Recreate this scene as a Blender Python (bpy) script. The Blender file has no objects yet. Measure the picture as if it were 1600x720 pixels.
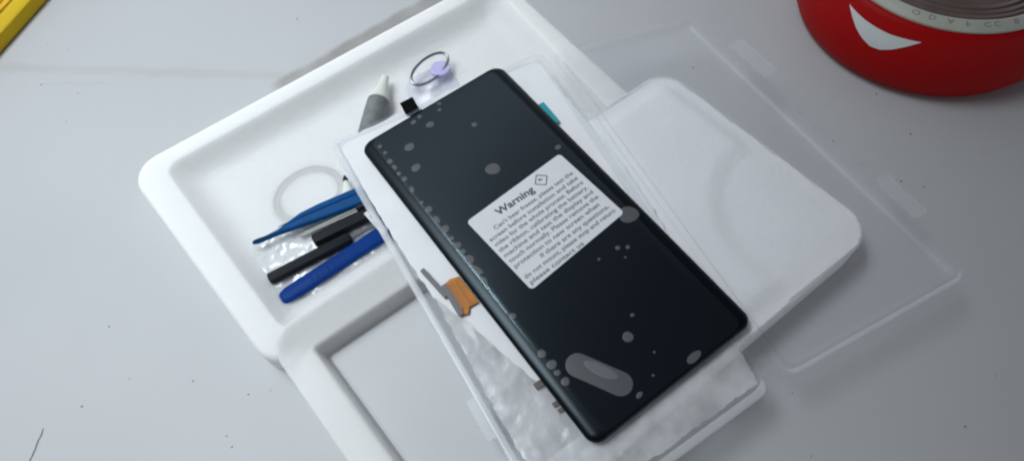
import bpy, bmesh, math, random
from mathutils import Vector, Matrix, noise
random.seed(7)
MM = 0.001
sc = bpy.context.scene
COL = sc.collection

# ------------------------------------------------------------------ camera
cam_d = bpy.data.cameras.new('camera')
cam_d.sensor_width = 36.0
cam_d.lens = 1075.4 / 1600 * 36
cam_d.clip_start = 0.01
cam_d.clip_end = 20
cam_d.dof.use_dof = True
cam_d.dof.focus_distance = 0.292
cam_d.dof.aperture_fstop = 11
cam = bpy.data.objects.new('camera', cam_d)
COL.objects.link(cam)
CR = (0.8065162746, -0.5878108286, -0.0633239971)      # camera right
CU = (0.5376631818, 0.6847040781, 0.4920351904)        # camera up
CF = (0.2458654139, 0.4308813705, -0.8682692225)       # camera forward
m = Matrix.Identity(4)
for i in range(3):
    m[i][0] = CR[i]; m[i][1] = CU[i]; m[i][2] = -CF[i]
m.translation = Vector((-78.355, -114.887, 264.632)) * MM
cam.matrix_world = m
sc.camera = cam

# ------------------------------------------------------------------ room light
w = bpy.data.worlds.new('World'); sc.world = w; w.use_nodes = True
nt = w.node_tree; nt.nodes.clear()
out = nt.nodes.new('ShaderNodeOutputWorld'); bg = nt.nodes.new('ShaderNodeBackground')
tc = nt.nodes.new('ShaderNodeTexCoord')
dot = nt.nodes.new('ShaderNodeVectorMath'); dot.operation = 'DOT_PRODUCT'
dot.inputs[1].default_value = (0.0, 1.0, 0.0)
mr = nt.nodes.new('ShaderNodeMapRange'); mr.inputs[1].default_value = -1; mr.inputs[2].default_value = 1
ramp = nt.nodes.new('ShaderNodeValToRGB')
ramp.color_ramp.interpolation = 'EASE'
E_ = ramp.color_ramp.elements
ROOM = [(-1.0, .20), (-.45, .15), (-.05, .06), (.17, .06), (.30, .16), (.42, .50), (.58, 1.15), (.72, .80), (1.0, .35)]
while len(E_) < len(ROOM): E_.new(.5)
for e, (p, v) in zip(E_, ROOM):
    e.position = (p+1)/2; e.color = (v*.96, v*.98, v*1.04, 1)
nt.links.new(tc.outputs['Generated'], dot.inputs[0])
nt.links.new(dot.outputs['Value'], mr.inputs[0])
nt.links.new(mr.outputs[0], ramp.inputs[0])
sz = nt.nodes.new('ShaderNodeSeparateXYZ'); nt.links.new(tc.outputs['Generated'], sz.inputs[0])
wl = nt.nodes.new('ShaderNodeMapRange'); wl.interpolation_type = 'SMOOTHSTEP'
wl.inputs[1].default_value = .55; wl.inputs[2].default_value = .12; wl.inputs[3].default_value = 0; wl.inputs[4].default_value = 1.0
nt.links.new(sz.outputs[2], wl.inputs[0])
ad = nt.nodes.new('ShaderNodeVectorMath'); ad.operation = 'ADD'
nt.links.new(ramp.outputs[0], ad.inputs[0]); nt.links.new(wl.outputs[0], ad.inputs[1])
nt.links.new(ad.outputs[0], bg.inputs[0])
bg.inputs[1].default_value = 0.50
nt.links.new(bg.outputs[0], out.inputs[0])

L = bpy.data.lights.new('window_light', 'AREA')        # the window on the left
L.shape = 'RECTANGLE'; L.size = 0.60; L.size_y = 0.45
L.energy = 1.18; L.color = (0.89, 0.965, 1.0); L.spread = math.radians(46)
lo = bpy.data.objects.new('window_light', L); COL.objects.link(lo)
lo.location = (-0.30, 0.40, 0.92)
lo.rotation_euler = (Vector((-0.108, 0.185, 0.0)) - lo.location).to_track_quat('-Z', 'Y').to_euler()

sc.view_settings.view_transform = 'Standard'; sc.view_settings.look = 'None'
sc.view_settings.exposure = 0; sc.view_settings.gamma = 1
sc.cycles.filter_width = 2.2
sc.cycles.transparent_max_bounces = 24
sc.cycles.max_bounces = 10

# ------------------------------------------------------------------ materials
def mat(name, col, rough=0.5, spec=0.5, bump=None, var=None, sss=None, coat=0, metal=0, mottled=None):
    """procedural principled; bump=(scale, strength, dist_mm, kind); var=(scale, amount)"""
    M = bpy.data.materials.new(name); M.use_nodes = True
    n = M.node_tree; b = n.nodes['Principled BSDF']
    b.inputs['Base Color'].default_value = (*col, 1); b.inputs['Roughness'].default_value = rough
    b.inputs['Specular IOR Level'].default_value = spec; b.inputs['Metallic'].default_value = metal
    b.inputs['Coat Weight'].default_value = coat
    if sss:
        b.inputs['Subsurface Weight'].default_value = sss[0]
        b.inputs['Subsurface Radius'].default_value = (1, 1, 1)
        b.inputs['Subsurface Scale'].default_value = sss[1] * MM
    t = n.nodes.new('ShaderNodeTexCoord')
    if bump:
        if bump[3] == 'voronoi':
            x = n.nodes.new('ShaderNodeTexVoronoi'); o_ = x.outputs['Distance']
        else:
            x = n.nodes.new('ShaderNodeTexNoise'); x.inputs['Detail'].default_value = 4; o_ = x.outputs['Fac']
        x.inputs['Scale'].default_value = bump[0]
        n.links.new(t.outputs['Object'], x.inputs['Vector'])
        bp = n.nodes.new('ShaderNodeBump'); bp.inputs['Strength'].default_value = bump[1]; bp.inputs['Distance'].default_value = bump[2] * MM
        n.links.new(o_, bp.inputs['Height']); n.links.new(bp.outputs[0], b.inputs['Normal'])
    if var:
        x = n.nodes.new('ShaderNodeTexNoise'); x.inputs['Scale'].default_value = var[0]; x.inputs['Detail'].default_value = 5
        n.links.new(t.outputs['Object'], x.inputs['Vector'])
        r = n.nodes.new('ShaderNodeMapRange'); r.inputs[1].default_value = 0.3; r.inputs[2].default_value = 0.7
        r.inputs[3].default_value = 1 - var[1]; r.inputs[4].default_value = 1 + var[1]
        n.links.new(x.outputs['Fac'], r.inputs[0])
        v = n.nodes.new('ShaderNodeVectorMath'); v.operation = 'SCALE'; v.inputs[0].default_value = col
        n.links.new(r.outputs[0], v.inputs['Scale']); n.links.new(v.outputs[0], b.inputs['Base Color'])
    return M

def clear(name, haze=0.15, col=(0.8, 0.83, 0.88), rough=0.15, gloss=0.12, bump=None, hazevar=None, tint=(1, 1, 1)):
    """clear or frosted thin plastic: see-through + white scatter + gloss"""
    M = bpy.data.materials.new(name); M.use_nodes = True
    n = M.node_tree; n.nodes.clear()
    o = n.nodes.new('ShaderNodeOutputMaterial'); tr = n.nodes.new('ShaderNodeBsdfTransparent')
    tr.inputs[0].default_value = (0.995, 0.997, 1, 1)
    df = n.nodes.new('ShaderNodeBsdfDiffuse'); df.inputs[0].default_value = (*col, 1)
    tl = n.nodes.new('ShaderNodeBsdfTranslucent'); tl.inputs[0].default_value = (*col, 1)
    md = n.nodes.new('ShaderNodeMixShader'); md.inputs[0].default_value = 0.35
    n.links.new(df.outputs[0], md.inputs[1]); n.links.new(tl.outputs[0], md.inputs[2])
    mx = n.nodes.new('ShaderNodeMixShader'); mx.inputs[0].default_value = haze
    n.links.new(tr.outputs[0], mx.inputs[1]); n.links.new(md.outputs[0], mx.inputs[2])
    gl = n.nodes.new('ShaderNodeBsdfGlossy'); gl.inputs['Roughness'].default_value = rough; gl.inputs[0].default_value = (*tint, 1)
    lw = n.nodes.new('ShaderNodeLayerWeight'); lw.inputs[0].default_value = 0.5
    pw = n.nodes.new('ShaderNodeMath'); pw.operation = 'POWER'; pw.inputs[1].default_value = 5
    n.links.new(lw.outputs['Facing'], pw.inputs[0])
    sc_ = n.nodes.new('ShaderNodeMath'); sc_.operation = 'MULTIPLY_ADD'; sc_.inputs[1].default_value = 0.4; sc_.inputs[2].default_value = 0.03+gloss*0.05
    sc_.use_clamp = True
    n.links.new(pw.outputs[0], sc_.inputs[0])
    m2 = n.nodes.new('ShaderNodeMixShader'); n.links.new(sc_.outputs[0], m2.inputs[0])
    n.links.new(mx.outputs[0], m2.inputs[1]); n.links.new(gl.outputs[0], m2.inputs[2]); n.links.new(m2.outputs[0], o.inputs[0])
    t = n.nodes.new('ShaderNodeTexCoord')
    if bump:
        x = n.nodes.new('ShaderNodeTexNoise'); x.inputs['Scale'].default_value = bump[0]; x.inputs['Detail'].default_value = 3
        n.links.new(t.outputs['Object'], x.inputs['Vector'])
        bp = n.nodes.new('ShaderNodeBump'); bp.inputs['Strength'].default_value = bump[1]; bp.inputs['Distance'].default_value = bump[2] * MM
        n.links.new(x.outputs['Fac'], bp.inputs['Height'])
        n.links.new(bp.outputs[0], gl.inputs['Normal']); n.links.new(bp.outputs[0], df.inputs['Normal'])
    if hazevar:
        x = n.nodes.new('ShaderNodeTexNoise'); x.inputs['Scale'].default_value = hazevar[0]; x.inputs['Detail'].default_value = 3
        n.links.new(t.outputs['Object'], x.inputs['Vector'])
        r = n.nodes.new('ShaderNodeMapRange'); r.inputs[1].default_value = 0.35; r.inputs[2].default_value = 0.65
        r.inputs[3].default_value = hazevar[1]; r.inputs[4].default_value = hazevar[2]
        n.links.new(x.outputs['Fac'], r.inputs[0]); n.links.new(r.outputs[0], mx.inputs[0])
    return M

FOAM = mat('white_foam', (0.785, 0.795, 0.80), 0.55, 0.3, bump=(380, 0.24, 0.6, 'voronoi'), var=(60, 0.01), sss=(0.9, 11))
FOAM2 = mat('white_foam_face', (0.84, 0.845, 0.86), 0.55, 0.35, bump=(330, 0.2, 0.6, 'voronoi'), var=(60, 0.02))
SHEET = mat('white_foam_sheet', (0.78, 0.79, 0.82), 0.5, 0.4, bump=(110, 0.25, 1.0, 'noise'), var=(50, 0.04))
CLEAR = clear('clear_plastic', 0.05, (0.86, 0.87, 0.92), 0.45, 0.0, bump=(40, 0.3, 1.0), tint=(.55, .57, .6))
TABM = clear('faint_clear_plastic', 0.14, (0.86, 0.87, 0.9), 0.3, 0.0)
BEAD = clear('clear_plastic_bead', 0.4, (0.86, 0.87, 0.9), 0.3, 0.0)
FILM = clear('crinkled_film', 0.5, (0.87, 0.88, 0.9), 0.3, 0.1, bump=(110, 0.4, 2.0), hazevar=(55, 0.4, 0.8))
BAG = clear('bag_film', 0.2, (0.85, 0.86, 0.89), 0.14, 0.4, bump=(110, 0.5, 2.0), hazevar=(60, 0.05, 0.4))
GLASS = mat('black_glass', (0.003, 0.005, 0.007), 0.24, 0.2)
GLASS.node_tree.nodes['Principled BSDF'].inputs['Specular Tint'].default_value = (.75, .9, 1, 1)
MATTE = mat('matte_black', (0.003, 0.003, 0.004), 0.7, 0.05)
FRAME = mat('black_frame', (0.012, 0.012, 0.014), 0.35)
BUBBLE = mat('film_air_bubble', (0.085, 0.09, 0.10), 0.4, 0.35)
STREAK = mat('film_air_streak', (0.13, 0.135, 0.15), 0.4, 0.4)
STICK = mat('label_paper', (0.66, 0.67, 0.71), 0.5, 0.4, var=(120, 0.025))
INK = mat('label_ink', (0.06, 0.06, 0.075), 0.6)
INKL = mat('label_ink_small', (0.10, 0.10, 0.125), 0.6)
BLUE = mat('blue_plastic', (0.001, 0.062, 0.21), 0.5, 0.1, bump=(300, 0.1, 0.3, 'noise'), var=(90, 0.12))
BLUE2 = mat('royal_blue_plastic', (0.001, 0.036, 0.21), 0.5, 0.1, bump=(300, 0.1, 0.3, 'noise'), var=(90, 0.12))
BLACK = mat('black_plastic', (0.010, 0.013, 0.017), 0.5, 0.22)
STEEL = mat('steel', (0.5, 0.5, 0.49), 0.3, metal=1)
RINGM = mat('ring_steel', (0.34, 0.33, 0.36), 0.28, metal=1)
LILAC = mat('lilac_plastic', (0.52, 0.50, 0.78), 0.25, 0.5, sss=(0.3, 2))
CUP = clear('lilac_clear_plastic', 0.12, (0.72, 0.70, 0.90), 0.3, 0.2)
SHADE_GREY = mat('pale_shade_grey', (0.57, 0.58, 0.60), 0.5, 0.3, var=(25, .03))  # recess shade put into the colour of a sheet
GREYL = mat('grey_bottle_label', (0.17, 0.185, 0.19), 0.45, var=(200, 0.18))
NOZ = mat('milky_plastic', (0.72, 0.73, 0.68), 0.4, sss=(0.5, 2))
TEAL = mat('teal_tab', (0.015, 0.30, 0.35), 0.35)
ORANGE = mat('orange_flex', (0.46, 0.155, 0.003), 0.35, 0.3, var=(150, 0.25))
COPPER = mat('copper_trace', (0.33, 0.11, 0.008), 0.35, 0.6)
DGREY = mat('dark_grey_stiffener', (0.12, 0.12, 0.13), 0.4)
BROWN = mat('brown_component', (0.12, 0.10, 0.09), 0.5)
RED = mat('red_plastic', (0.34, 0.002, 0.003), 0.5, 0.12, bump=(60, 0.05, 0.5, 'noise'))
WPRINT = mat('white_print', (0.58, 0.62, 0.62), 0.45)
RIMW = mat('white_ring', (0.42, 0.43, 0.38), 0.5, var=(90, 0.08))
RIMT = mat('grey_ring_print', (0.18, 0.19, 0.18), 0.6)
INNER = mat('dark_brown_inside', (0.17, 0.125, 0.115), 0.12, 0.6, var=(40, 0.4), coat=0.6)
YEL = mat('yellow_plastic', (0.62, 0.42, 0.006), 0.45, 0.2, var=(40, 0.06))
YELIN = mat('amber_inside', (0.66, 0.38, 0.012), 0.5, var=(50, 0.3))
SPECK = mat('dirt', (0.23, 0.225, 0.23), 0.8)

# ------------------------------------------------------------------ mesh helpers (all in mm)
def finish(name, bm, material, parent=None, smooth=True, angle=40):
    bmesh.ops.recalc_face_normals(bm, faces=bm.faces)
    me = bpy.data.meshes.new(name); bm.to_mesh(me); bm.free()
    for v in me.vertices: v.co *= MM
    me.materials.append(material)
    o = bpy.data.objects.new(name, me); COL.objects.link(o)
    if parent:
        o.parent = parent
        me.transform(Matrix.Translation(-top(parent)))
        if parent.parent: pass
    if smooth:
        for p in me.polygons: p.use_smooth = True
        me.set_sharp_from_angle(angle=math.radians(angle))
    return o

def top(o):
    v = Vector((0, 0, 0))
    while o: v += o.location; o = o.parent
    return v

def thing(name, label, cat, loc, group=None):
    o = bpy.data.objects.new(name, None); COL.objects.link(o)
    o.location = Vector(loc) * MM; o.empty_display_size = 0.01
    o['label'] = label; o['category'] = cat
    if group: o['group'] = group
    return o

def tag(o, label, cat, group=None):
    o['label'] = label; o['category'] = cat
    if group: o['group'] = group
    return o

def rpoly(pts, r, n=8):
    """round the corners of a polygon; constant count of points"""
    pts = [Vector(p) for p in pts]; res = []; k = len(pts)
    for i in range(k):
        p, a, b = pts[i], pts[i-1], pts[(i+1) % k]
        rr = r[i] if isinstance(r, (list, tuple)) else r
        da = (a-p).normalized(); db = (b-p).normalized()
        ang = da.angle(db); d = max(rr, .01)/math.tan(ang/2)
        d = min(d, (a-p).length*.49, (b-p).length*.49); rad = d*math.tan(ang/2)
        c = p + (da+db).normalized()*(rad/math.sin(ang/2))
        s, e = p+da*d-c, p+db*d-c
        a0 = math.atan2(s.y, s.x); a1 = math.atan2(e.y, e.x); dd = (a1-a0+math.pi) % (2*math.pi)-math.pi
        for j in range(n+1):
            t = a0+dd*j/n; res.append(c+Vector((math.cos(t), math.sin(t)))*rad)
    return res

def inset(pts, d):
    """move every side of a polygon (given clockwise or not) inwards; d one value or one per side"""
    pts = [Vector(p[:2]) for p in pts]; k = len(pts)
    area = sum(pts[i].x*pts[(i+1) % k].y-pts[(i+1) % k].x*pts[i].y for i in range(k)); s = 1 if area > 0 else -1
    ds = d if isinstance(d, (list, tuple)) else [d]*k
    ln = []
    for i in range(k):
        a, b = pts[i], pts[(i+1) % k]; t = (b-a).normalized(); nn = Vector((-t.y, t.x))*s
        ln.append((a+nn*ds[i], t))
    res = []
    for i in range(k):
        (p, t), (q, u) = ln[i-1], ln[i]
        den = t.x*u.y-t.y*u.x
        if abs(den) < 1e-6: res.append(q.copy()); continue
        res.append(p+t*(((q-p).x*u.y-(q-p).y*u.x)/den))
    return res

def loft(bm, rings, closed=True, cap0=True, cap1=True):
    vs = [[bm.verts.new(p) for p in r] for r in rings]
    n = len(rings[0])
    for a, b in zip(vs, vs[1:]):
        for i in range(n if closed else n-1):
            j = (i+1) % n; bm.faces.new((a[i], a[j], b[j], b[i]))
    if cap0: bm.faces.new(vs[0][::-1])
    if cap1: bm.faces.new(vs[-1])
    return vs

def ring(quad, r, z, n=8):
    return [Vector((p.x, p.y, z)) for p in rpoly(quad, r, n)]

def ringp(quad, ins, r, z, n=8):
    return ring(inset(quad, ins), r, z, n)

def dense(pts, step, jit=0.0, closed=True, f=0.06):
    """resample an outline finely with a little waviness so edges are not ruler straight"""
    res = []; k = len(pts)
    for i in range(k if closed else k-1):
        a, b = Vector(pts[i]), Vector(pts[(i+1) % k]); m_ = max(1, int((b-a).length/step))
        for j in range(m_): res.append(a.lerp(b, j/m_))
    if jit:
        q_ = []
        for p in res:
            dx = noise.noise(Vector((p[0]*f*5, p[1]*f*5, 3.1)))*jit; dy = noise.noise(Vector((p[0]*f*5, p[1]*f*5, 9.7)))*jit
            q_.append(p+(Vector((dx, dy)) if len(p) == 2 else Vector((dx, dy, 0))))
        res = q_
    return res

def slab(bm, pts, z0, z1, bev=0.4):
    rings = [[Vector((p[0], p[1], z0)) for p in pts], [Vector((p[0], p[1], z1-bev)) for p in pts]]
    if bev:
        q = inset(pts, bev); rings.append([Vector((p.x, p.y, z1)) for p in q])
    loft(bm, rings)

def tube(bm, path, rad, n=10, flat=1.0, caps=True):
    """round bar along a path; rad one value or a list; flat squashes it in z"""
    path = [Vector(p) for p in path]; rings = []
    for i, p in enumerate(path):
        t = (path[min(i+1, len(path)-1)]-path[max(i-1, 0)]).normalized()
        up = Vector((0, 0, 1)) if abs(t.z) < .95 else Vector((1, 0, 0))
        s = t.cross(up).normalized(); u = s.cross(t)
        r = rad[i] if isinstance(rad, (list, tuple)) else rad
        rings.append([p+s*(r*math.cos(2*math.pi*k/n))+u*(r*flat*math.sin(2*math.pi*k/n)) for k in range(n)])
    loft(bm, rings, True, caps, caps)

def lathe(bm, prof, c, n=96):
    rings = [[Vector((c[0]+r*math.cos(2*math.pi*k/n), c[1]+r*math.sin(2*math.pi*k/n), z)) for k in range(n)] for r, z in prof]
    loft(bm, rings, True, True, True)

def rect(a, b, wid):
    """four corners of a bar from a to b"""
    a, b = Vector(a), Vector(b); t = (b-a).normalized(); s = Vector((-t.y, t.x))*wid/2
    return [a-s, b-s, b+s, a+s]

def crinkle(bm, poly, z, amp, step=1.3, scale=0.16, seed=0.0, lift=None):
    """a crumpled thin sheet filling a polygon"""
    bnd = [Vector((p[0], p[1])) for p in poly]
    fine = dense(bnd, .5, .6, f=.08)
    xs = [p.x for p in bnd]; ys = [p.y for p in bnd]
    def inside(x, y):
        c = False; j = len(bnd)-1
        for i in range(len(bnd)):
            a, b = bnd[i], bnd[j]
            if (a.y > y) != (b.y > y) and x < (b.x-a.x)*(y-a.y)/(b.y-a.y)+a.x: c = not c
            j = i
        return c
    nx = int((max(xs)-min(xs))/step)+1; ny = int((max(ys)-min(ys))/step)+1; g = {}
    def vert(i, j):
        if (i, j) in g: return g[i, j]
        x = min(xs)+i*step; y = min(ys)+j*step
        h = 0
        for o, a in ((1, 1.0), (2.3, .5)):
            h += a*(1-2*abs(noise.noise(Vector((x*scale*o, y*scale*o, seed)))))
        jx = noise.noise(Vector((x*.9, y*.9, seed+5)))*step*.4; jy = noise.noise(Vector((x*.9, y*.9, seed+9)))*step*.4
        px, py = x+jx, y+jy
        if not inside(x, y):
            q = min(fine, key=lambda p: (p.x-x)**2+(p.y-y)**2); px, py = q.x, q.y
        g[i, j] = bm.verts.new((px, py, z+amp*max(h, -.2)*.6+(lift(x, y) if lift else 0)))
        return g[i, j]
    for i in range(nx):
        for j in range(ny):
            if inside(min(xs)+(i+.5)*step, min(ys)+(j+.5)*step):
                q_ = []
                for v in (vert(i, j), vert(i+1, j), vert(i+1, j+1), vert(i, j+1)):
                    if v not in q_: q_.append(v)
                if len(q_) > 2: bm.faces.new(q_)

# ------------------------------------------------------------------ the table
def table_material():
    M = mat('white_table', (0.48, 0.49, 0.51), 0.42, 0.3, bump=(18, 0.05, 1.0, 'noise'))
    n = M.node_tree; b = n.nodes['Principled BSDF']; lk = n.links.new
    t = n.nodes.new('ShaderNodeTexCoord')
    sep = n.nodes.new('ShaderNodeSeparateXYZ'); lk(t.outputs['Object'], sep.inputs[0])
    def mth(op, a, b_=None, c=None, clamp=False):
        q = n.nodes.new('ShaderNodeMath'); q.operation = op; q.use_clamp = clamp
        for i, v in enumerate((a, b_, c)):
            if v is None: continue
            if isinstance(v, (int, float)): q.inputs[i].default_value = v
            else: lk(v, q.inputs[i])
        return q.outputs[0]
    def nz(scale, detail=4):
        q = n.nodes.new('ShaderNodeTexNoise'); q.inputs['Scale'].default_value = scale; q.inputs['Detail'].default_value = detail
        lk(t.outputs['Object'], q.inputs['Vector']); return q.outputs['Fac']
    X, Y = sep.outputs[0], sep.outputs[1]
    wob = mth('MULTIPLY', mth('SUBTRACT', nz(60), .5), .006)
    def band(a, b_, wid, soft, wobble=True):
        """mask of a dirty strip from a to b (mm)"""
        a, b_ = Vector(a)*MM, Vector(b_)*MM; d = (b_-a); ln = d.length; d /= ln
        al = mth('ADD', mth('MULTIPLY', mth('SUBTRACT', X, a.x), d.x), mth('MULTIPLY', mth('SUBTRACT', Y, a.y), d.y))
        ac = mth('ADD', mth('MULTIPLY', mth('SUBTRACT', X, a.x), -d.y), mth('MULTIPLY', mth('SUBTRACT', Y, a.y), d.x))
        if wobble: ac = mth('ADD', ac, wob)
        def smooth(v, lo, hi):
            r = n.nodes.new('ShaderNodeMapRange'); r.interpolation_type = 'SMOOTHSTEP'
            lk(v, r.inputs[0]); r.inputs[1].default_value = lo; r.inputs[2].default_value = hi; return r.outputs[0]
        side = smooth(mth('ABSOLUTE', ac), (wid/2+soft)*MM, (wid/2-soft)*MM)
        ends = mth('MULTIPLY', smooth(al, -.004, .006), smooth(al, ln+.004, ln-.006))
        return mth('MULTIPLY', side, ends)
    grime = mth('MULTIPLY', mth('SUBTRACT', nz(12, 6), .42), 1.6, clamp=True)
    m1 = mth('MULTIPLY', band((-176, 283), (-36, 159), 5.5, 2.0), mth('MULTIPLY_ADD', nz(30), .6, -.04, clamp=True))
    m1b = mth('MULTIPLY', band((-150, 246), (-118, 219), 1.6, .6), .22)
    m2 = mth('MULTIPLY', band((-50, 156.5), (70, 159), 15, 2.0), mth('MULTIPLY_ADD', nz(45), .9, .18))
    m3 = mth('MULTIPLY', grime, .35)
    fine = mth('MULTIPLY', mth('SUBTRACT', nz(140, 5), .56), 1.1, clamp=True)
    smear = mth('MULTIPLY', fine, mth('MULTIPLY_ADD', band((90, -10), (215, -110), 90, 40), .65, .22))
    def over(base, fac, col):
        q = n.nodes.new('ShaderNodeMix'); q.data_type = 'RGBA'; lk(fac, q.inputs[0])
        if isinstance(base, tuple): q.inputs[6].default_value = (*base, 1)
        else: lk(base, q.inputs[6])
        q.inputs[7].default_value = (*col, 1); return q.outputs[2]
    c = over((0.48, 0.49, 0.51), m3, (0.37, 0.375, 0.40))
    c = over(c, m1, (0.36, 0.34, 0.31)); c = over(c, m1b, (0.36, 0.35, 0.33))
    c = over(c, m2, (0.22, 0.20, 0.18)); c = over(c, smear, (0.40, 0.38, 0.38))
    lk(c, b.inputs['Base Color'])
    return M
bm = bmesh.new()
slab(bm, [(-700, -600), (800, -600), (800, 800), (-700, 800)], -20, 0, 1)
o = finish('tabletop', bm, table_material(), smooth=False); o['kind'] = 'structure'

# crumbs and specks of dirt lying about the table: nobody could count them
SP = [(-137, 272), (-129, 260), (-149, 244), (-135, 225), (-146, 210), (-18, 198), (123, 36), (154, -21), (167, -17), (178, -31), (168, -47), (171, -56), (175, -60), (163, -60), (122, -31), (141, -37), (152, -78), (147, -70), (88, -99), (39, -107), (104, -148), (79, -153), (27, -127), (-131, 21), (-123, 17), (-145, 11), (-145, 6), (-188, 58), (-147, 40), (-167, 85), (-168, 57)]
bm = bmesh.new()
def speck(x, y, z, r):
    a = random.random()*6; k = 7; e = random.uniform(.5, .9)
    pts = []
    for i in range(k):
        q = 2*math.pi*i/k; rr = r*random.uniform(.7, 1.2)
        px, py = rr*math.cos(q), rr*e*math.sin(q)
        pts.append((x+px*math.cos(a)-py*math.sin(a), y+px*math.sin(a)+py*math.cos(a)))
    loft(bm, [[Vector((p[0], p[1], z)) for p in pts], [Vector((x+(p[0]-x)*.5, y+(p[1]-y)*.5, z+r*.4)) for p in pts]])
for x, y in SP: speck(x, y, 0, random.uniform(.3, .68))
for i in range(90):
    x, y = random.uniform(-220, 260), random.uniform(-170, 300)
    speck(x, y, 0, random.uniform(.10, .28))
o = finish('dirt_specks', bm, SPECK); o['kind'] = 'stuff'; tag(o, 'tiny dark specks of dirt scattered over the white table', 'dirt')

bm = bmesh.new()
tube(bm, [(-212.5, 49, .15), (-209, 52.5, .15), (-207, 55.2, .15), (-205.3, 56.6, .15), (-203.6, 59, .15)], [.25, .35, .3, .32, .15], 6)
o = finish('hair_strand', bm, mat('grey_hair', (.36, .36, .37), .7)); tag(o, 'short dark hair lying on the white table in the bottom left corner', 'hair')

# ------------------------------------------------------------------ foam trays
def foam_tray(name, label, body, flange, rim, floor_z, H, loc, lip=None, cr=0):
    """body / flange / rim: quads (TL, TR, BR, BL); the recess drops from the rim to floor_z"""
    t = thing(name, label, 'tray', loc)
    bm = bmesh.new(); R_ = 13
    rings = [ringp(body, 2.5, R_-2, 0), ringp(body, .8, R_, .8), ringp(body, 0, R_, 3)]
    if lip: rings += [ringp(body, 0, R_, lip-.6), ringp(flange, 0, R_, lip), ringp(flange, 0, R_, lip+.3)]
    else: rings += [ringp(flange, 0, R_, H-5.5)]
    e = 1.0 if lip else 2.5
    for q in (20, 40, 60, 80):
        a = math.radians(q); rings.append(ringp(flange, e*(1-math.cos(a)), R_-e*(1-math.cos(a)), (H-e)+e*math.sin(a) if not lip else lip+.3+(H-lip-.3)*math.sin(a)))
    rings.append(ringp(flange, e+.3, R_-e, H))
    rr = [8, 8, 8, 8]
    for i_, r_, z_ in ((-1.5, 7, H), (-.8, 6.7, H-.08), (-.3, 6.3, H-.35), (0, 6, H-.9)): rings.append(ringp(rim, i_, r_-cr, z_))
    if lip:
        prf = ((1.2, 1.6, floor_z+2.2), (1.8, 1.6, floor_z+.8), (3.2, 1.5, floor_z+.1), (6, 1.2, floor_z))
    else:
        prf = ((1.2, 6, H-2.8), (3.2, 6, H-5.6), (5.6, 6, floor_z+2.4), (8.6, 5.5, floor_z+.7), (12, 5, floor_z))
    for i_, r_, z_ in prf: rings.append(ringp(rim, i_, r_, z_))
    # a little waviness of hand-cut foam
    for k, r in enumerate(rings):
        for p in r:
            dn = noise.noise(Vector((p.x*.035, p.y*.035, 1.3)))*.7
            p.x += dn; p.y += noise.noise(Vector((p.x*.035, p.y*.035, 7.3)))*.6
    loft(bm, rings)
    finish('tray_body', bm, FOAM, t, angle=50)
    return t

A_OUT = [(-128.8, 144.0), (78.3, 142.5), (78.5, 15.6), (-117.0, 15.8)]
A_RIM = [(-113.2, 133.5), (70.5, 132.5), (64.8, 28.5), (-105.2, 28.0)]
trayA = foam_tray('foam_tray', 'white foam tray with repair tools lying in its recess, left of the black screen', A_OUT, A_OUT, A_RIM, 5.5, 16, (-20, 80, 0))
bm = bmesh.new()
n = 64; prof = [(-2.0, 0), (-1, .13), (0, .19), (1, .13), (2.0, 0)]
rings = []
for k in range(n):
    a = 2*math.pi*k/n
    rings.append([Vector((-67+(15.2+d)*math.cos(a), 86.5+(13.6+d)*math.sin(a), 5.4+h)) for d, h in prof])
vs = [[bm.verts.new(p) for p in r] for r in rings]
for i in range(n):
    for j in range(4): bm.faces.new((vs[i][j], vs[(i+1) % n][j], vs[(i+1) % n][j+1], vs[i][j+1]))
finish('embossed_ring', bm, FOAM, trayA)

B_FL = [(-113.5, 28.6), (99.2, 34.0), (107.2, -82.8), (-105.2, -88.2)]
B_BODY = [(-112.6, 15.0), (99.2, 14.8), (107.0, -82.6), (-105.0, -88.0)]
B_RIM = [(-99.2, 13.2), (-6.0, 13.4), (-4.0, -73.0), (-93.5, -74.5)]
trayB = foam_tray('foam_tray', 'white foam tray with an empty grey shaded recess, lying under the open clear clamshell', B_BODY, B_FL, B_RIM, 7.5, 17.8, (0, -30, 0), lip=16.4, cr=4.4)
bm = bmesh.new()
slab(bm, rpoly(inset(B_RIM, 2.2), 1.5, 4), 7.2, 7.95, .1)  # added sheet: its grey stands in for shade on the recess floor
o = finish('shade_sheet', bm, SHADE_GREY, trayB); o['label'] = 'smooth pale grey sheet standing in for shade on the floor of the recess'
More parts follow.
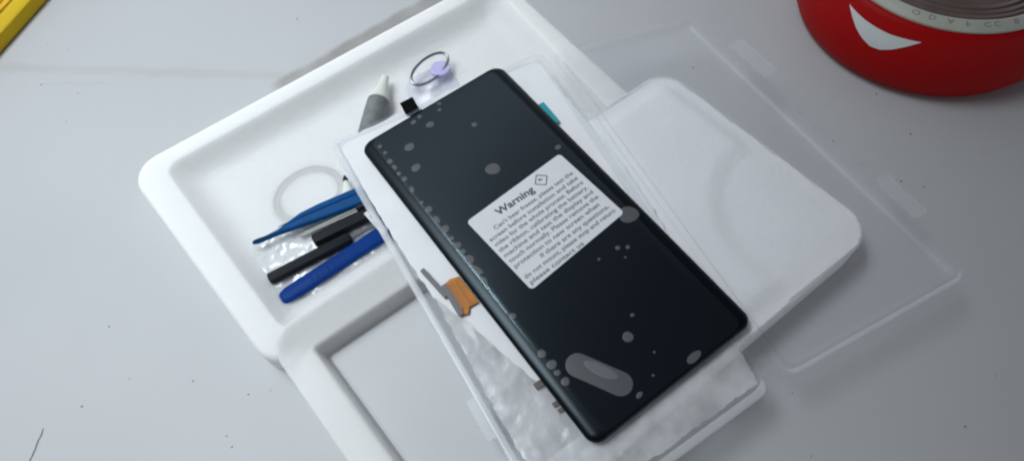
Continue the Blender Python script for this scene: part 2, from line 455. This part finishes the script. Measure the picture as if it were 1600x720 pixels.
# raised pad with a round bite in the right half of that tray
bm = bmesh.new()
def sstep(x, a, b):
    t_ = max(0, min(1, (x-a)/(b-a))); return t_*t_*(3-2*t_)
def inpoly(x, y, bnd):
    c = False; j = len(bnd)-1
    for i in range(len(bnd)):
        a, b = bnd[i], bnd[j]
        if (a.y > y) != (b.y > y) and x < (b.x-a.x)*(y-a.y)/(b.y-a.y)+a.x: c = not c
        j = i
    return c
EDGE = rpoly(inset(B_FL, 1.3), 11.7, 8); EDGED = dense(EDGE, .7)
g = {}; ST = 1.6
def gv(i, j):
    if (i, j) in g: return g[i, j]
    lx, ly = 4+i*ST, -90+j*ST
    near = min(EDGED, key=lambda p: (p.x-lx)**2+(p.y-ly)**2); de = math.hypot(near.x-lx, near.y-ly)
    if not inpoly(lx, ly, EDGE): lx, ly, de = near.x, near.y, 0
    bx = 59.5-34*(77-ly)/179.5; inn = min(sstep(lx, bx+1, bx+11), sstep(de, 3.0, 10.5))
    dip = 1-sstep(math.hypot(lx-95, ly+60), 34, 44)
    g[i, j] = bm.verts.new((lx, ly, 17.83+1.9*inn*(1-.85*dip)+.03*noise.noise(Vector((lx*.1, ly*.1, 0)))*inn))
    return g[i, j]
for i in range(66):
    for j in range(80):
        if inpoly(4+(i+.5)*ST, -90+(j+.5)*ST, EDGE):
            q_ = []
            for v in (gv(i, j), gv(i, j+1), gv(i+1, j+1), gv(i+1, j)):
                if v not in q_: q_.append(v)
            bm.faces.new(q_)
finish('thumb_dip', bm, FOAM2, trayB, angle=60)

# ------------------------------------------------------------------ clear plastic clamshell, open like a book
clam = thing('plastic_clamshell', 'open clear plastic clamshell packet lying across both foam trays, with the black screen in it', 'package', (0, 0, 18))
def shell(quad, z, h, name):
    bm = bmesh.new(); t = .35
    rings = [ringp(quad, 5.5, 3, z), ringp(quad, 3.6, 4, z+h*.55), ringp(quad, 3.0, 4.5, z+h), ringp(quad, 0, 5, z+h-.1)]
    rings += [ringp(quad, -.1, 5, z+h+t), ringp(quad, 2.7, 4.5, z+h+t+.1), ringp(quad, 3.3, 4, z+h*.55+t), ringp(quad, 5.2, 3, z+t)]
    vs = [[bm.verts.new(p) for p in r] for r in rings]; k = len(rings[0])
    for a, b in list(zip(vs, vs[1:])):
        for i in range(k): bm.faces.new((a[i], a[(i+1) % k], b[(i+1) % k], b[i]))
    bm.faces.new(vs[0]); bm.faces.new(vs[-1])
    return finish(name, bm, CLEAR, clam)
def bead(quad, z, rad, r, parent, name, first=0, last=None):
    pts = rpoly(inset(quad, 1.4), r, 6); pts = pts[first:last]; bm = bmesh.new()
    path = dense([Vector((p.x, p.y, z)) for p in pts], 4, closed=False)
    path = [p+Vector((0, 0, .25*noise.noise(Vector((p.x*.2, p.y*.2, 0))))) for p in path]
    rings = []
    for i, p in enumerate(path):
        tdir = (path[min(i+1, len(path)-1)]-path[max(i-1, 0)]).normalized(); s = Vector((-tdir.y, tdir.x, 0))
        rd = rad*min(1, .15+min(i, len(path)-1-i)*.3)
        rings.append([p+s*(rd*math.cos(q))+Vector((0, 0, rd*.55*math.sin(q))) for q in [2*math.pi*j/8 for j in range(8)]])
    loft(bm, rings)
    return finish(name, bm, BEAD, parent)
def tab(a, b, wid, z, parent, mt=None):
    bm = bmesh.new(); slab(bm, rpoly(rect(a, b, wid), 1, 3), z, z+.6, .15); return finish('latch_tab', bm, mt or BEAD, parent)

BASE = [(-47.5, 94.5), (59.5, 77.0), (25.5, -102.5), (-66.5, -97.5)]
base = shell(BASE, 18.25, 2.0, 'base')
bead([BASE[1], BASE[2], BASE[3], BASE[0]], 20.5, 1.5, 5, base, 'rim_bead', 8, 27)
tab((-61.8, -40.8), (-63.4, -57.4), 4.6, 20.3, base)
LID = [(60.6, 70.6), (129.0, 47.6), (114.5, -116.8), (30.6, -103.6)]
lid = shell(LID, 19.95, 2.6, 'lid')
bead([LID[1], LID[2], LID[3], LID[0]], 22.5, .8, 5, lid, 'rim_bead', 9, 20)
tab((132.0, 22.5), (130.0, -2.0), 8, 22.2, lid, TABM)
tab((123.4, -67.5), (121.2, -89.0), 7, 22.2, lid, TABM)
bm = bmesh.new()   # the living hinge between the two halves
HG = [(59.2, 68), (61.4, 66), (32.5, -95), (27.0, -93)]
slab(bm, dense(HG, 4), 20.6, 20.85, .05)
finish('hinge', bm, CLEAR, clam)

# ------------------------------------------------------------------ white foam sheet and crinkled film under the screen
SH = [(-44.5, 92.5), (-8, 88.5), (40, 82.0), (56.5, 73.5), (53.8, 58), (51.5, 40), (50.0, 22), (47.6, 2), (44.0, -16), (40, -33), (34, -60), (-33, -60), (-38.5, -52), (-42, -36), (-45.5, -18), (-51.2, 2), (-50.0, 25), (-47.8, 60)]
bm = bmesh.new(); slab(bm, dense(SH, 2.2, 1.1, f=.05), 18.6, 19.5, .3)
o = finish('foam_sheet', bm, SHEET); tag(o, 'thin white foam sheet with a ragged edge directly under the black screen', 'foam sheet')
CF_ = [(-49, 4), (-39.5, 0), (-37, -30), (-36, -82), (36, -84), (36.0, -62), (31.5, -78), (24, -97), (-60, -92.5), (-57, -50), (-53.5, -20)]
CF_ = [(-50.5, 2), (-40, 0), (-36, -30), (-30, -70), (30, -74), (33, -68), (23.5, -98), (-61, -93), (-57.5, -50), (-53.5, -20)]
bm = bmesh.new(); crinkle(bm, CF_, 18.75, .75, 1.1, .075, 2.0)
o = finish('plastic_film', bm, FILM, angle=80); tag(o, 'crinkled see-through plastic film sticking out under the lower end of the screen', 'plastic film')

# ------------------------------------------------------------------ the screen
ph = thing('phone_screen', 'black glass replacement phone screen with protective film and white warning sticker', 'phone screen', (0, 0, 19.5))
HW, HH = 38.0, 81.0
def prr(ix, iy, r, z, n=10):
    return [Vector((p.x, p.y, z)) for p in rpoly([(-HW+ix, HH-iy), (HW-ix, HH-iy), (HW-ix, -HH+iy), (-HW+ix, -HH+iy)], r, n)]
bm = bmesh.new()
loft(bm, [prr(1.9, 1.2, 4.2, 19.55), prr(1.2, .6, 4.6, 19.7), prr(.7, .35, 4.8, 20.6), prr(.5, .25, 4.8, 22.0), prr(2, 1.5, 4, 22.2)])
finish('back_frame', bm, FRAME, ph)
bm = bmesh.new(); rg = []
for ix, iy, r, z in ((1.0, .6, 4.4, 21.9), (.15, .05, 4.9, 22.05), (0, 0, 4.9, 22.25), (.12, .06, 4.8, 22.5), (.55, .15, 4.5, 22.85), (1.3, .28, 4.0, 23.2), (2.4, .42, 3.5, 23.54), (3.6, .55, 3.1, 23.77), (5.0, .75, 2.8, 23.94), (6.4, 1.0, 2.5, 24.0)):
    rg.append(prr(ix, iy, r, z))
loft(bm, rg); finish('display_glass', bm, GLASS, ph, angle=50)
FILMP = clear('protective_film', 0.010, (0.4, 0.55, 0.75), 0.14, 0.5, bump=(30, .05, .3), tint=(.66, .86, 1.0))
bm = bmesh.new(); rg = []
for ix, iy, r, z in ((5.0, 1.3, 3.4, 23.96), (5.3, 1.4, 3.4, 24.0), (6.8, 1.6, 3.0, 24.08)): rg.append(prr(ix, iy, r, z))
loft(bm, rg, cap0=False); film = finish('protective_film', bm, FILMP, ph)
def bubble(x, y, rx, ry, rot=0.0, z=24.12, name='air_bubble', mt=None):
    bm = bmesh.new(); k = 28
    dz = lambda px: (-max(0, abs(px)-31.2)**2*.028)
    ph_ = random.random()*6
    rings = []
    for f, h in ((1, 0), (.96, .02), (.6, .025)):
        rr = []
        for i in range(k):
            a = 2*math.pi*i/k; wv = 1+.05*math.sin(2*a+ph_)+.03*math.sin(3*a+ph_*2)
            px, py = rx*f*wv*math.cos(a), ry*f*wv*math.sin(a)
            X, Y = x+px*math.cos(rot)-py*math.sin(rot), y+px*math.sin(rot)+py*math.cos(rot)
            rr.append(Vector((X, Y, z+h+dz(X))))
        rings.append(rr)
    loft(bm, rings); return finish(name, bm, mt or BUBBLE, film)
BUB = [(-20.9, 66.1, 2.3, 1.9), (-24.5, 55, 2.1, 1.9), (-7.1, 70.8, 1.8, 1.6), (1.0, 33.8, 3.1, 2.9), (8.3, 58.3, 1.3, 1.2), (.8, 75.1, .9, .8), (31.2, -18.6, 4.4, 3.6), (29.6, 25.4, 1.4, 1.2), (-3.1, -57.9, 2.1, 1.9), (3.8, -52.4, .8, .7),
       (-32.0, -43.9, 1.6, 1.5), (-31.6, -49.3, 1.9, 1.7), (-31.9, -52.9, 1.2, 1.1), (-31.6, -57.2, 1.6, 1.5), (17.9, -27.5, 1.0, .9), (21.2, -29.7, .9, .8), (8.9, -26.9, .6, .6), (10.5, -78.0, 3.2, 1.6), (17.5, -32.5, .5, .5), (-14, -76.6, 1.4, .9), (0.6, -68, .5, .5), (-5.5, -74.2, .5, .5),
       (-31.0, 74.6, 1.0, .9), (-30.9, 70.2, .9, .9), (-31.6, 65.0, 1.2, 1.4), (-31.6, 61.1, .9, 1.4), (-31.9, 57.1, .8, 1.2), (-31.4, 53.2, 1.2, 1.2), (-31.8, 46.6, 1.0, 1.6), (-32, 38.6, .8, .8), (-31.4, 33.9, 1.6, 1.5), (-31.4, 27.8, 1.1, 2.0), (-31.2, 21.9, 1.8, 1.7), (-31.4, 16.6, 1.0, 1.0), (-31.4, 12.5, 1.6, 1.5), (-31.2, 8.8, 1.1, 1.1), (-31.1, 4.2, 1.6, 2.2), (-31.2, -1.5, 1.2, 2.6), (-31.6, -7.0, .9, 1.5), (-31.7, -25.6, 1.3, 1.2), (-12.2, 76.6, 1.4, 1.0), (-8.5, 77.5, 1.2, .9), (2.6, 78.2, 1.0, .7)]
for x, y, rx, ry in BUB: bubble(x, y, rx, ry, random.uniform(-.3, .3))
# the long smooth opening in the film near the lower end
bm = bmesh.new()
a_, b_ = Vector((-24.3, -55.2)), Vector((-16.7, -69.5)); rr = 4.5
d_ = (b_-a_).normalized(); s_ = Vector((-d_.y, d_.x)); pts = []
for c_, st in ((b_, -90), (a_, 90)):
    for i in range(15):
        q = math.radians(st+i*180/14); pts.append(c_+d_*(rr*math.cos(q))+s_*(rr*math.sin(q)))
q2 = inset(pts, .35)
loft(bm, [[Vector((p.x, p.y, 24.1)) for p in pts], [Vector((p.x, p.y, 24.22)) for p in pts], [Vector((p.x, p.y, 24.26)) for p in q2]])
o = finish('film_cutout', bm, BUBBLE, film)
mid_ = (a_+b_)/2+s_*1.7; bubble(mid_.x, mid_.y, 6.6, 2.1, math.atan2(d_.y, d_.x), z=24.265, name='air_streak', mt=STREAK); o['label'] = 'long oval opening in the film near the lower end'
# tabs and flex cables of the screen
def plate(name, pts, z0, z1, material, parent, r=.3, label=None):
    bm = bmesh.new(); slab(bm, rpoly(pts, r, 3), z0, z1, .08); o = finish(name, bm, material, parent)
    if label: o['label'] = label
    return o
plate('pull_tab', [(36.8, 51.4), (41.2, 51.0), (40.2, 37.6), (36.3, 38.8)], 21.2, 21.5, TEAL, ph, label='teal film pull tab')
plate('sensor_flex', [(-10.6, 92.3), (-3.9, 91.8), (-5.2, 84.7), (-11.9, 84.9)], 21.0, 21.4, MATTE, ph)
plate('flex_reflection', [(-11.6, 80.7), (-5.2, 80.7), (-5.4, 79.6), (-11.4, 79.5)], 23.6, 24.14, MATTE, ph)  # black strip standing in for the reflection of the sensor flex
bm = bmesh.new()
fl = [(-38.0, 2.4), (-41.5, 3.4), (-45.4, 3.0), (-46.4, -1), (-47.6, -11.4), (-44.0, -13.2), (-42.2, -11.0), (-38, -11.6)]
slab(bm, fl, 20.3, 20.6, .05)
for v in bm.verts:
    if v.co.x < -40: v.co.z += .5*math.sin((v.co.x+40)*-.5)
fx = finish('flex_cable', bm, ORANGE, ph); fx['label'] = 'orange copper flex cable'
for k_, (xa, xb) in enumerate(((-44.8, -43.2), (-42.4, -41.6), (-40.6, -39.9))):
    plate('copper_trace', [(xa, 1.6), (xb, 1.8), (xb-.7, -10.2), (xa-.8, -10.6)], 20.95 if k_ == 0 else 20.85, 21.2 if k_ == 0 else 21.0, COPPER, fx, .1)
plate('stiffener', rect((-46.6, -12.2), (-45.2, 2.6), 2.2), 21.0, 21.8, DGREY, fx)
plate('connector_bar', rect((-48.2, 13.8), (-46.9, -2.0), 1.9), 20.4, 21.4, DGREY, fx)
for (x, y, a, b) in ((-39.0, -51.4, 1.9, 2.4), (-38.6, -60.6, 1.2, 1.6), (-38.2, -63.4, 1.4, 1.3)):
    plate('driver_chip', [(x-a, y-b*.5), (x+a, y-b*.7), (x+a, y+b*.5), (x-a, y+b*.6)], 20.0, 20.7, BROWN, ph, .2)

# warning sticker
bm = bmesh.new()
slab(bm, rpoly([(-22.5, 19.2), (27.9, 22.3), (30.3, -17.0), (-19.8, -21.4)], 1.7, 6), 24.16, 24.30, .05)
st = finish('warning_sticker', bm, STICK, ph); st['label'] = 'white rounded warning sticker printed in black'
def text(body, x, y, size, width, rot, material, z=24.33, bold=0.0, name='lettering'):
    c = bpy.data.curves.new('text', 'FONT'); c.body = body; c.size = size; c.offset = bold; c.extrude = .012; c.resolution_u = 3
    o = bpy.data.objects.new('text', c); COL.objects.link(o)
    dg = bpy.context.evaluated_depsgraph_get(); me = bpy.data.meshes.new_from_object(o.evaluated_get(dg))
    bpy.data.objects.remove(o)
    xs = [v.co.x for v in me.vertices]; x0 = min(xs); wd = max(xs)-x0; ca, sa = math.cos(rot), math.sin(rot)
    sx = width/wd if width else 1
    r = []
    for v in me.vertices:
        px, py = (v.co.x-x0)*sx, v.co.y
        r.append(Vector((x+px*ca-py*sa, y+px*sa+py*ca, z+v.co.z)))
    return me, r
def add_text(lines, material, name):
    bm = bmesh.new()
    for args in lines:
        me, pts = text(*args[:6], material, **(args[6] if len(args) > 6 else {}))
        vs = [bm.verts.new(p) for p in pts]
        for p in me.polygons:
            try: bm.faces.new([vs[i] for i in p.vertices])
            except ValueError: pass
        bpy.data.meshes.remove(me)
    o = finish(name, bm, material, st, smooth=False); return o
R3 = math.radians(2.4)
add_text([('Warning', -10.6, 13.3, 4.7, 19.0, math.radians(1.0), dict(bold=.13))], INK, 'heading')
LN = [("Can't bear freeze, please test the", -15.4, 8.7, 41.5), ('screen before installation and take', -20.0, 5.3, 46.2), ('video for the whole process. Before', -19.9, 2.2, 46.4), ('the ribbon, calibrating the battery,', -19.8, -.9, 46.3),
      ('machine and test the display and', -19.6, -4.0, 46.4), ('touch normally. Please remove the', -19.4, -7.1, 46.4), ('protection to new screen when', -19.1, -10.2, 44.0), ('If there are any questions,', -8.2, -12.9, 35.5),
      ('do not mount, please stop and return', -18.7, -16.4, 46.8), ('please contact us', -18.4, -19.5, 27.0)]
add_text([(t_, x, y, 2.75, wd, R3, dict(bold=.035)) for t_, x, y, wd in LN], INKL, 'lettering')
bm = bmesh.new()   # the warning diamond
dc = Vector((13.6, 16.4))
def fr(pts, wd):
    k = len(pts)
    for i in range(k):
        q = rect(pts[i], pts[(i+1) % k], wd); slab(bm, q, 24.31, 24.345, 0)
dia = [dc+Vector((3.2*math.cos(math.radians(a)), 3.2*math.sin(math.radians(a)))) for a in (2, 92, 182, 272)]
fr(dia, .42)
slab(bm, rect(dc+Vector((-1.0, .9)), dc+Vector((.7, -.2)), .55), 24.312, 24.347, 0); slab(bm, rect(dc+Vector((-.3, 1.1)), dc+Vector((-.9, -.3)), .4), 24.313, 24.35, 0)
finish('warning_symbol', bm, INK, st, smooth=False)

# ------------------------------------------------------------------ tools in the foam recess
FZ = 5.6
def flat_tool(name, outline, z, thick, material, label, cat):
    bm = bmesh.new(); rings = []
    for ins, zz in ((.5, z), (0, z+thick*.35), (.0, z+thick*.6), (.55, z+thick*.9), (1.1, z+thick)):
        rings.append([Vector((p.x, p.y, zz)) for p in inset(outline, ins)])
    loft(bm, rings); o = finish(name, bm, material, angle=50); tag(o, label, cat); return o
def along(a, b, stations):
    """outline of a tool with half widths given along the line a-b: (t, left, right)"""
    a, b = Vector(a), Vector(b); d = (b-a); s = Vector((-d.y, d.x)).normalized()
    return [a+d*t+s*l for t, l, r in stations] + [a+d*t-s*r for t, l, r in reversed(stations)]
flat_tool('spudger', along((-98.6, 75.8), (-36, 64.6), [(0, .5, .5), (.03, .9, 1.2), (.09, .6, 1.3), (.18, 1.1, 1.4), (.27, 2.8, 2.0), (.36, 4.6, 2.4), (.5, 5.3, 3.2), (.7, 5.4, 3.9), (.85, 5.2, 4.2), (1, 5.0, 4.2)]), 9.0, 2.6, BLUE, 'teal blue plastic spudger with a hooked tip, upper of the two blue tools', 'spudger')
flat_tool('pry_bar', along((-100.9, 45.6), (-38, 46.6), [(0, 2.0, 2.2), (.015, 2.9, 2.9), (.06, 3.7, 3.4), (.14, 3.8, 3.7), (.5, 3.7, 3.8), (.8, 3.9, 3.9), (1, 3.9, 3.9)]), 6.0, 3.0, BLUE2, 'royal blue flat pry bar, lower of the two blue tools beside the tray rim', 'pry bar')
bm = bmesh.new()
for k_ in range(9):
    x_ = -86+k_*2.6; slab(bm, rect((x_, 44.0), (x_, 48.2), .9), 8.8, 9.25, .15)
pr_ = finish('grip_rib', bm, BLUE2, bpy.data.objects['pry_bar'])
bm = bmesh.new(); tube(bm, [(-86, 75.2, 11.5), (-70, 72.6, 11.75), (-50, 68.9, 11.75)], [.2, .45, .45], 6); finish('ridge', bm, BLUE, bpy.data.objects['spudger'])
def screwdriver(label, h0, h1, s1, rad, z, two=False):
    h0, h1, s1 = Vector(h0), Vector(h1), Vector(s1)
    t = thing('screwdriver', label, 'screwdriver', (h0.x, h0.y, FZ), 'screwdrivers in the foam tray')
    bm = bmesh.new(); d = (h1-h0).normalized(); L_ = (h1-h0).length
    P = lambda s: (h0.x+d.x*s, h0.y+d.y*s, z)
    tube(bm, [P(0), P(.4), P(1), P(L_*.3), P(L_*.6), P(L_-2), P(L_-.5), P(L_)], [rad*.7, rad*.95, rad, rad, rad, rad, rad*.85, rad*.5], 8)
    finish('handle', bm, BLACK, t, angle=30)
    bm = bmesh.new(); tube(bm, [(h1.x-d.x, h1.y-d.y, z), (s1.x, s1.y, z)], .95, 8); finish('shaft', bm, STEEL, t)
screwdriver('black handled screwdriver with its end near the middle of the recess, upper of the two', (-77.0, 61.0), (-34, 55.6), (-32, 55.4), 3.1, 8.6)
screwdriver('black handled screwdriver reaching to the left side of the recess, lower of the two', (-100.8, 56.6), (-62.6, 52.8), (-38, 50.4), 2.8, 8.2)
# steel shafts of the slim driver pair beside the spudger
t = thing('tweezers', 'slim steel tweezers with a black end between blue spudger and black screwdriver', 'tweezers', (-60, 63, FZ))
bm = bmesh.new()
tube(bm, [(-81, 68.1, 8.2), (-52, 63.6, 8.8)], [.6, .9], 8); tube(bm, [(-80, 67.0, 8.2), (-52, 62.0, 8.8)], [.6, .9], 8)
finish('prongs', bm, STEEL, t)
bm = bmesh.new(); tube(bm, [(-54.0, 63.2, 9.2), (-53.4, 63.1, 9.2), (-40, 61.0, 9.2)], [1.4, 1.9, 1.9], 8); finish('grip', bm, BLACK, t)
# paper slip with a blue mark at the end of the tools
plate_o = bmesh.new(); slab(plate_o, rpoly(rect((-51.2, 57.0), (-50.2, 43.0), 3.4), .4, 2), 12.6, 12.8, .05)
sl = thing('paper_slip', 'narrow white paper slip with small blue marks at the end of the tools', 'paper slip', (-50.5, 50, 12))
finish('slip', plate_o, STICK, sl)
bm = bmesh.new()
slab(bm, rect((-51.0, 49.8), (-50.7, 46.8), 1.2), 12.82, 12.86, 0); slab(bm, rect((-51.4, 54.0), (-51.2, 52.2), .6), 12.82, 12.86, 0)
finish('printed_mark', bm, mat('blue_print', (.12, .17, .32), .6), sl)

# the clear bag the tools came in
bm = bmesh.new()
crinkle(bm, [(-103, 62), (-101, 42.5), (-88, 40), (-66, 40.5), (-44, 40), (-42, 70), (-52, 77), (-70, 78), (-84, 78), (-98.5, 79.5)], 5.75, 1.5, 1.1, .13, 11.0)
o = finish('tool_bag', bm, BAG, angle=80); tag(o, 'crumpled clear plastic bag lying under the blue and black tools', 'plastic bag')

# pointed nozzle beside the spudger
t = thing('glue_nozzle', 'small milky pointed nozzle with a black tip beside the blue spudger', 'nozzle', (-53, 76, FZ))
bm = bmesh.new(); tube(bm, [(-52.0, 71.0, 8.0), (-52.4, 74.0, 8.0), (-51.4, 77.0, 8.2), (-50.2, 80.2, 8.6)], [2.7, 2.7, 1.9, .9], 14); finish('body', bm, NOZ, t)
bm = bmesh.new(); tube(bm, [(-50.3, 79.8, 8.6), (-49.9, 81.2, 8.7), (-49.3, 82.8, 8.8)], [1.25, 1.1, .3], 10); finish('tip', bm, BLACK, t)

# glue bottle
t = thing('glue_bottle', 'small glue bottle with grey label and milky nozzle above the top edge of the screen', 'bottle', (-17, 108, FZ))
ax0, ax1 = Vector((-29, 94.5)), Vector((-4.2, 120.4)); dv = (ax1-ax0)
Q = lambda s, z: (ax0.x+dv.x*s, ax0.y+dv.y*s, z)
bm = bmesh.new(); tube(bm, [Q(.0, 10.4), Q(.02, 10.4), Q(.36, 10.4), Q(.56, 10.4), Q(.575, 10.4)], [4.4, 5.3, 5.5, 5.4, 4.9], 20); finish('label_band', bm, GREYL, t)
bm = bmesh.new(); tube(bm, [Q(.55, 10.4), Q(.60, 10.4), Q(.66, 10.5), Q(.70, 10.6), Q(.85, 10.7), Q(.99, 10.8), Q(1, 10.8)], [5.0, 4.9, 4.4, 3.6, 2.5, 1.7, 1.0], 18); finish('nozzle', bm, NOZ, t)
bm = bmesh.new(); tube(bm, [Q(-.12, 10.4), Q(-.1, 10.4), Q(.01, 10.4)], [3.4, 3.9, 3.9], 16); finish('cap', bm, BLACK, t)
bm = bmesh.new()
for k in range(4):
    s0 = .12+.1*k; c0 = Vector(Q(s0, 15.0)); side = Vector((-dv.y, dv.x, 0)).normalized()
    slab(bm, rect((c0+side*-2.2).xy, (c0+side*(1.5-.6*(k % 2))).xy, .5), 14.7, 15.05, 0)
finish('printed_lines', bm, mat('grey_print', (.33, .34, .34), .6), t)

# suction cup with key ring
t = thing('suction_cup', 'lilac clear suction cup with a thin steel pull ring above the screen', 'suction cup', (12, 106, FZ))
bm = bmesh.new(); lathe(bm, [(13.0, 5.55), (13.2, 5.9), (12.4, 6.4), (9, 7.6), (5.2, 9.2), (3.4, 10.2), (2.6, 10.6)], (11.5, 102.5), 48); finish('cup', bm, CUP, t)
bm = bmesh.new(); rr_ = []
kc = Vector((19.8, 107.6))
for f, zz in ((.85, 8.6), (1, 9.0), (1.0, 10.2), (.93, 10.9), (.6, 11.1)):
    rr_.append([Vector((kc.x+4.7*f*math.cos(2*math.pi*i/16)*(1+.14*math.cos(4*math.pi*i/16)), kc.y+5.2*f*math.sin(2*math.pi*i/16), zz)) for i in range(16)])
loft(bm, rr_); finish('knob', bm, LILAC, t)
bm = bmesh.new(); path = []
rc = Vector((15.2, 110.0))
for i in range(49):
    a = 2*math.pi*i/48
    path.append(Vector((rc.x+11.6*math.cos(a)*math.cos(.2)-5.6*math.sin(a)*math.sin(.2), rc.y+11.6*math.cos(a)*math.sin(.2)+5.6*math.sin(a)*math.cos(.2), 11.4+1.3*math.sin(a+.4))))
tube(bm, path, .72, 10, caps=False); bmesh.ops.remove_doubles(bm, verts=bm.verts, dist=.001); finish('pull_ring', bm, RINGM, t)

# ------------------------------------------------------------------ red round container
RC = (238.5, -7.0)
PR = [(r*1.03, z) for z, r in ((0, 54), (.6, 55.5), (2, 58.5), (6, 60.5), (12, 61), (18, 60.8), (24, 59.5), (30, 57), (33.5, 55.2), (35.2, 53.8), (35.6, 52.6))]
t = thing('round_container', 'red round plastic container with a white crescent on its side, top right corner', 'container', (*RC, 0))
bm = bmesh.new(); lathe(bm, PR+[(51, 35.2)], RC, 128); finish('body', bm, RED, t)
bm = bmesh.new(); lathe(bm, [(50, 34.6), (54.0, 35.3), (54.3, 36.6), (53.6, 37.6), (49.2, 38.8), (48.4, 38.4), (48.0, 35)], RC, 128); finish('white_ring', bm, RIMW, t)
bm = bmesh.new(); lathe(bm, [(47.9, 35.2), (47.6, 36.4), (46, 38.6), (44.6, 37.0), (43.2, 38.8), (41.8, 37.0), (40.4, 39.0), (39, 37.2), (36, 37.4), (30, 39.2), (16, 41.2), (4, 41.8)], RC, 96); finish('inner_lid', bm, INNER, t)
bm = bmesh.new()
def rad_at(z):
    for (r0, z0), (r1, z1) in zip(PR, PR[1:]):
        if z0 <= z <= z1: return r0+(r1-r0)*(z-z0)/(z1-z0)
    return PR[-1][0]
CRES = [(171.8, 31.0), (176.3, 30.4), (181.9, 29.8), (187.9, 29.5), (193.9, 29.4), (199.8, 29.9), (207.0, 30.6), (202.2, 27.1), (198.2, 24.4), (193.9, 22.0), (189.8, 21.5), (185.4, 22.9), (180.3, 25.5), (175.9, 28.3)]
up_ = CRES[:7]; lo_ = [CRES[0]]+CRES[:6:-1]+[]
lo_ = [CRES[0], CRES[13], CRES[12], CRES[11], CRES[10], CRES[9], CRES[8], CRES[7], CRES[6]]
def samp(L_, f):
    s = f*(len(L_)-1); i = min(int(s), len(L_)-2); q = s-i
    return L_[i][0]+(L_[i+1][0]-L_[i][0])*q, L_[i][1]+(L_[i+1][1]-L_[i][1])*q
N_ = 40; g = []
for i in range(N_+1):
    u = samp(up_, i/N_); l = samp(lo_, i/N_); col_ = []
    for j in range(7):
        f = j/6; th = math.radians(u[0]+(l[0]-u[0])*f); z = u[1]+(l[1]-u[1])*f; r = rad_at(z)+.22
        col_.append(bm.verts.new((RC[0]+r*math.cos(th), RC[1]+r*math.sin(th), z)))
    g.append(col_)
for i in range(N_):
    for j in range(6): bm.faces.new((g[i][j], g[i+1][j], g[i+1][j+1], g[i][j+1]))
bmesh.ops.remove_doubles(bm, verts=bm.verts, dist=.01)
ex = bmesh.ops.extrude_face_region(bm, geom=list(bm.faces))
for v in [x for x in ex['geom'] if isinstance(x, bmesh.types.BMVert)]:
    d = Vector((v.co.x-RC[0], v.co.y-RC[1], 0)).normalized(); v.co += d*.15
finish('crescent_mark', bm, WPRINT, t)
# faint grey characters around the white ring
bm = bmesh.new()
for ch, deg in (('O', 199), ('D', 207), ('A', 215), ('F', 223), ('C', 232), ('C', 236.5), ('B', 246), ('E', 254)):
    me, pts = text(ch, 0, 0, 4.4, None, 0, RIMT)
    a = math.radians(deg); cx = sum(p.x for p in pts)/len(pts); vs = []
    for p in pts:
        rad = 50.0+p.y*.78; th = a+(p.x-cx)/51.0
        rr2 = 49.9+(p.y)*1.0*.78
        z = 38.8-(rr2-49.2)*(1.2/4.4)+.05+(p.z-24.33)
        vs.append(bm.verts.new((RC[0]+rr2*math.cos(th), RC[1]+rr2*math.sin(th), z)))
    for p in me.polygons:
        try: bm.faces.new([vs[i] for i in p.vertices])
        except ValueError: pass
    bpy.data.meshes.remove(me)
finish('ring_lettering', bm, RIMT, t, smooth=False)

# ------------------------------------------------------------------ yellow tray, top left corner
ed = Vector((35.2, 25.9)).normalized(); nr = Vector((-ed.y, ed.x)); p0 = Vector((-143, 294.5))
yq = [p0-ed*120, p0+ed*130, p0+ed*130+nr*140, p0-ed*120+nr*140]
t = thing('yellow_tray', 'yellow plastic tray with amber inside in the top left corner of the photo', 'tray', (p0.x, p0.y, 0))
bm = bmesh.new()
rings = [ringp(yq, 1.2, 8, 0), ringp(yq, .3, 8, .8), ringp(yq, 0, 8, 5), ringp(yq, .4, 8, 7.4), ringp(yq, 1.2, 7, 8), ringp(yq, 10.0, 5, 8), ringp(yq, 10.8, 5, 7.5), ringp(yq, 11, 5, 7)]
vs = loft(bm, rings, cap1=False); finish('rim', bm, YEL, t)
bm = bmesh.new()
slab(bm, ring(inset(yq, 11.1), 5, 0), 4.0, 5.6, .3)
for k in range(5):
    d0 = 15+k*5.5
    slab(bm, rect(p0-ed*100+nr*d0, p0+ed*110+nr*d0, 2.6), 5.5, 6.8, .4)
finish('inner_panel', bm, YELIN, t)
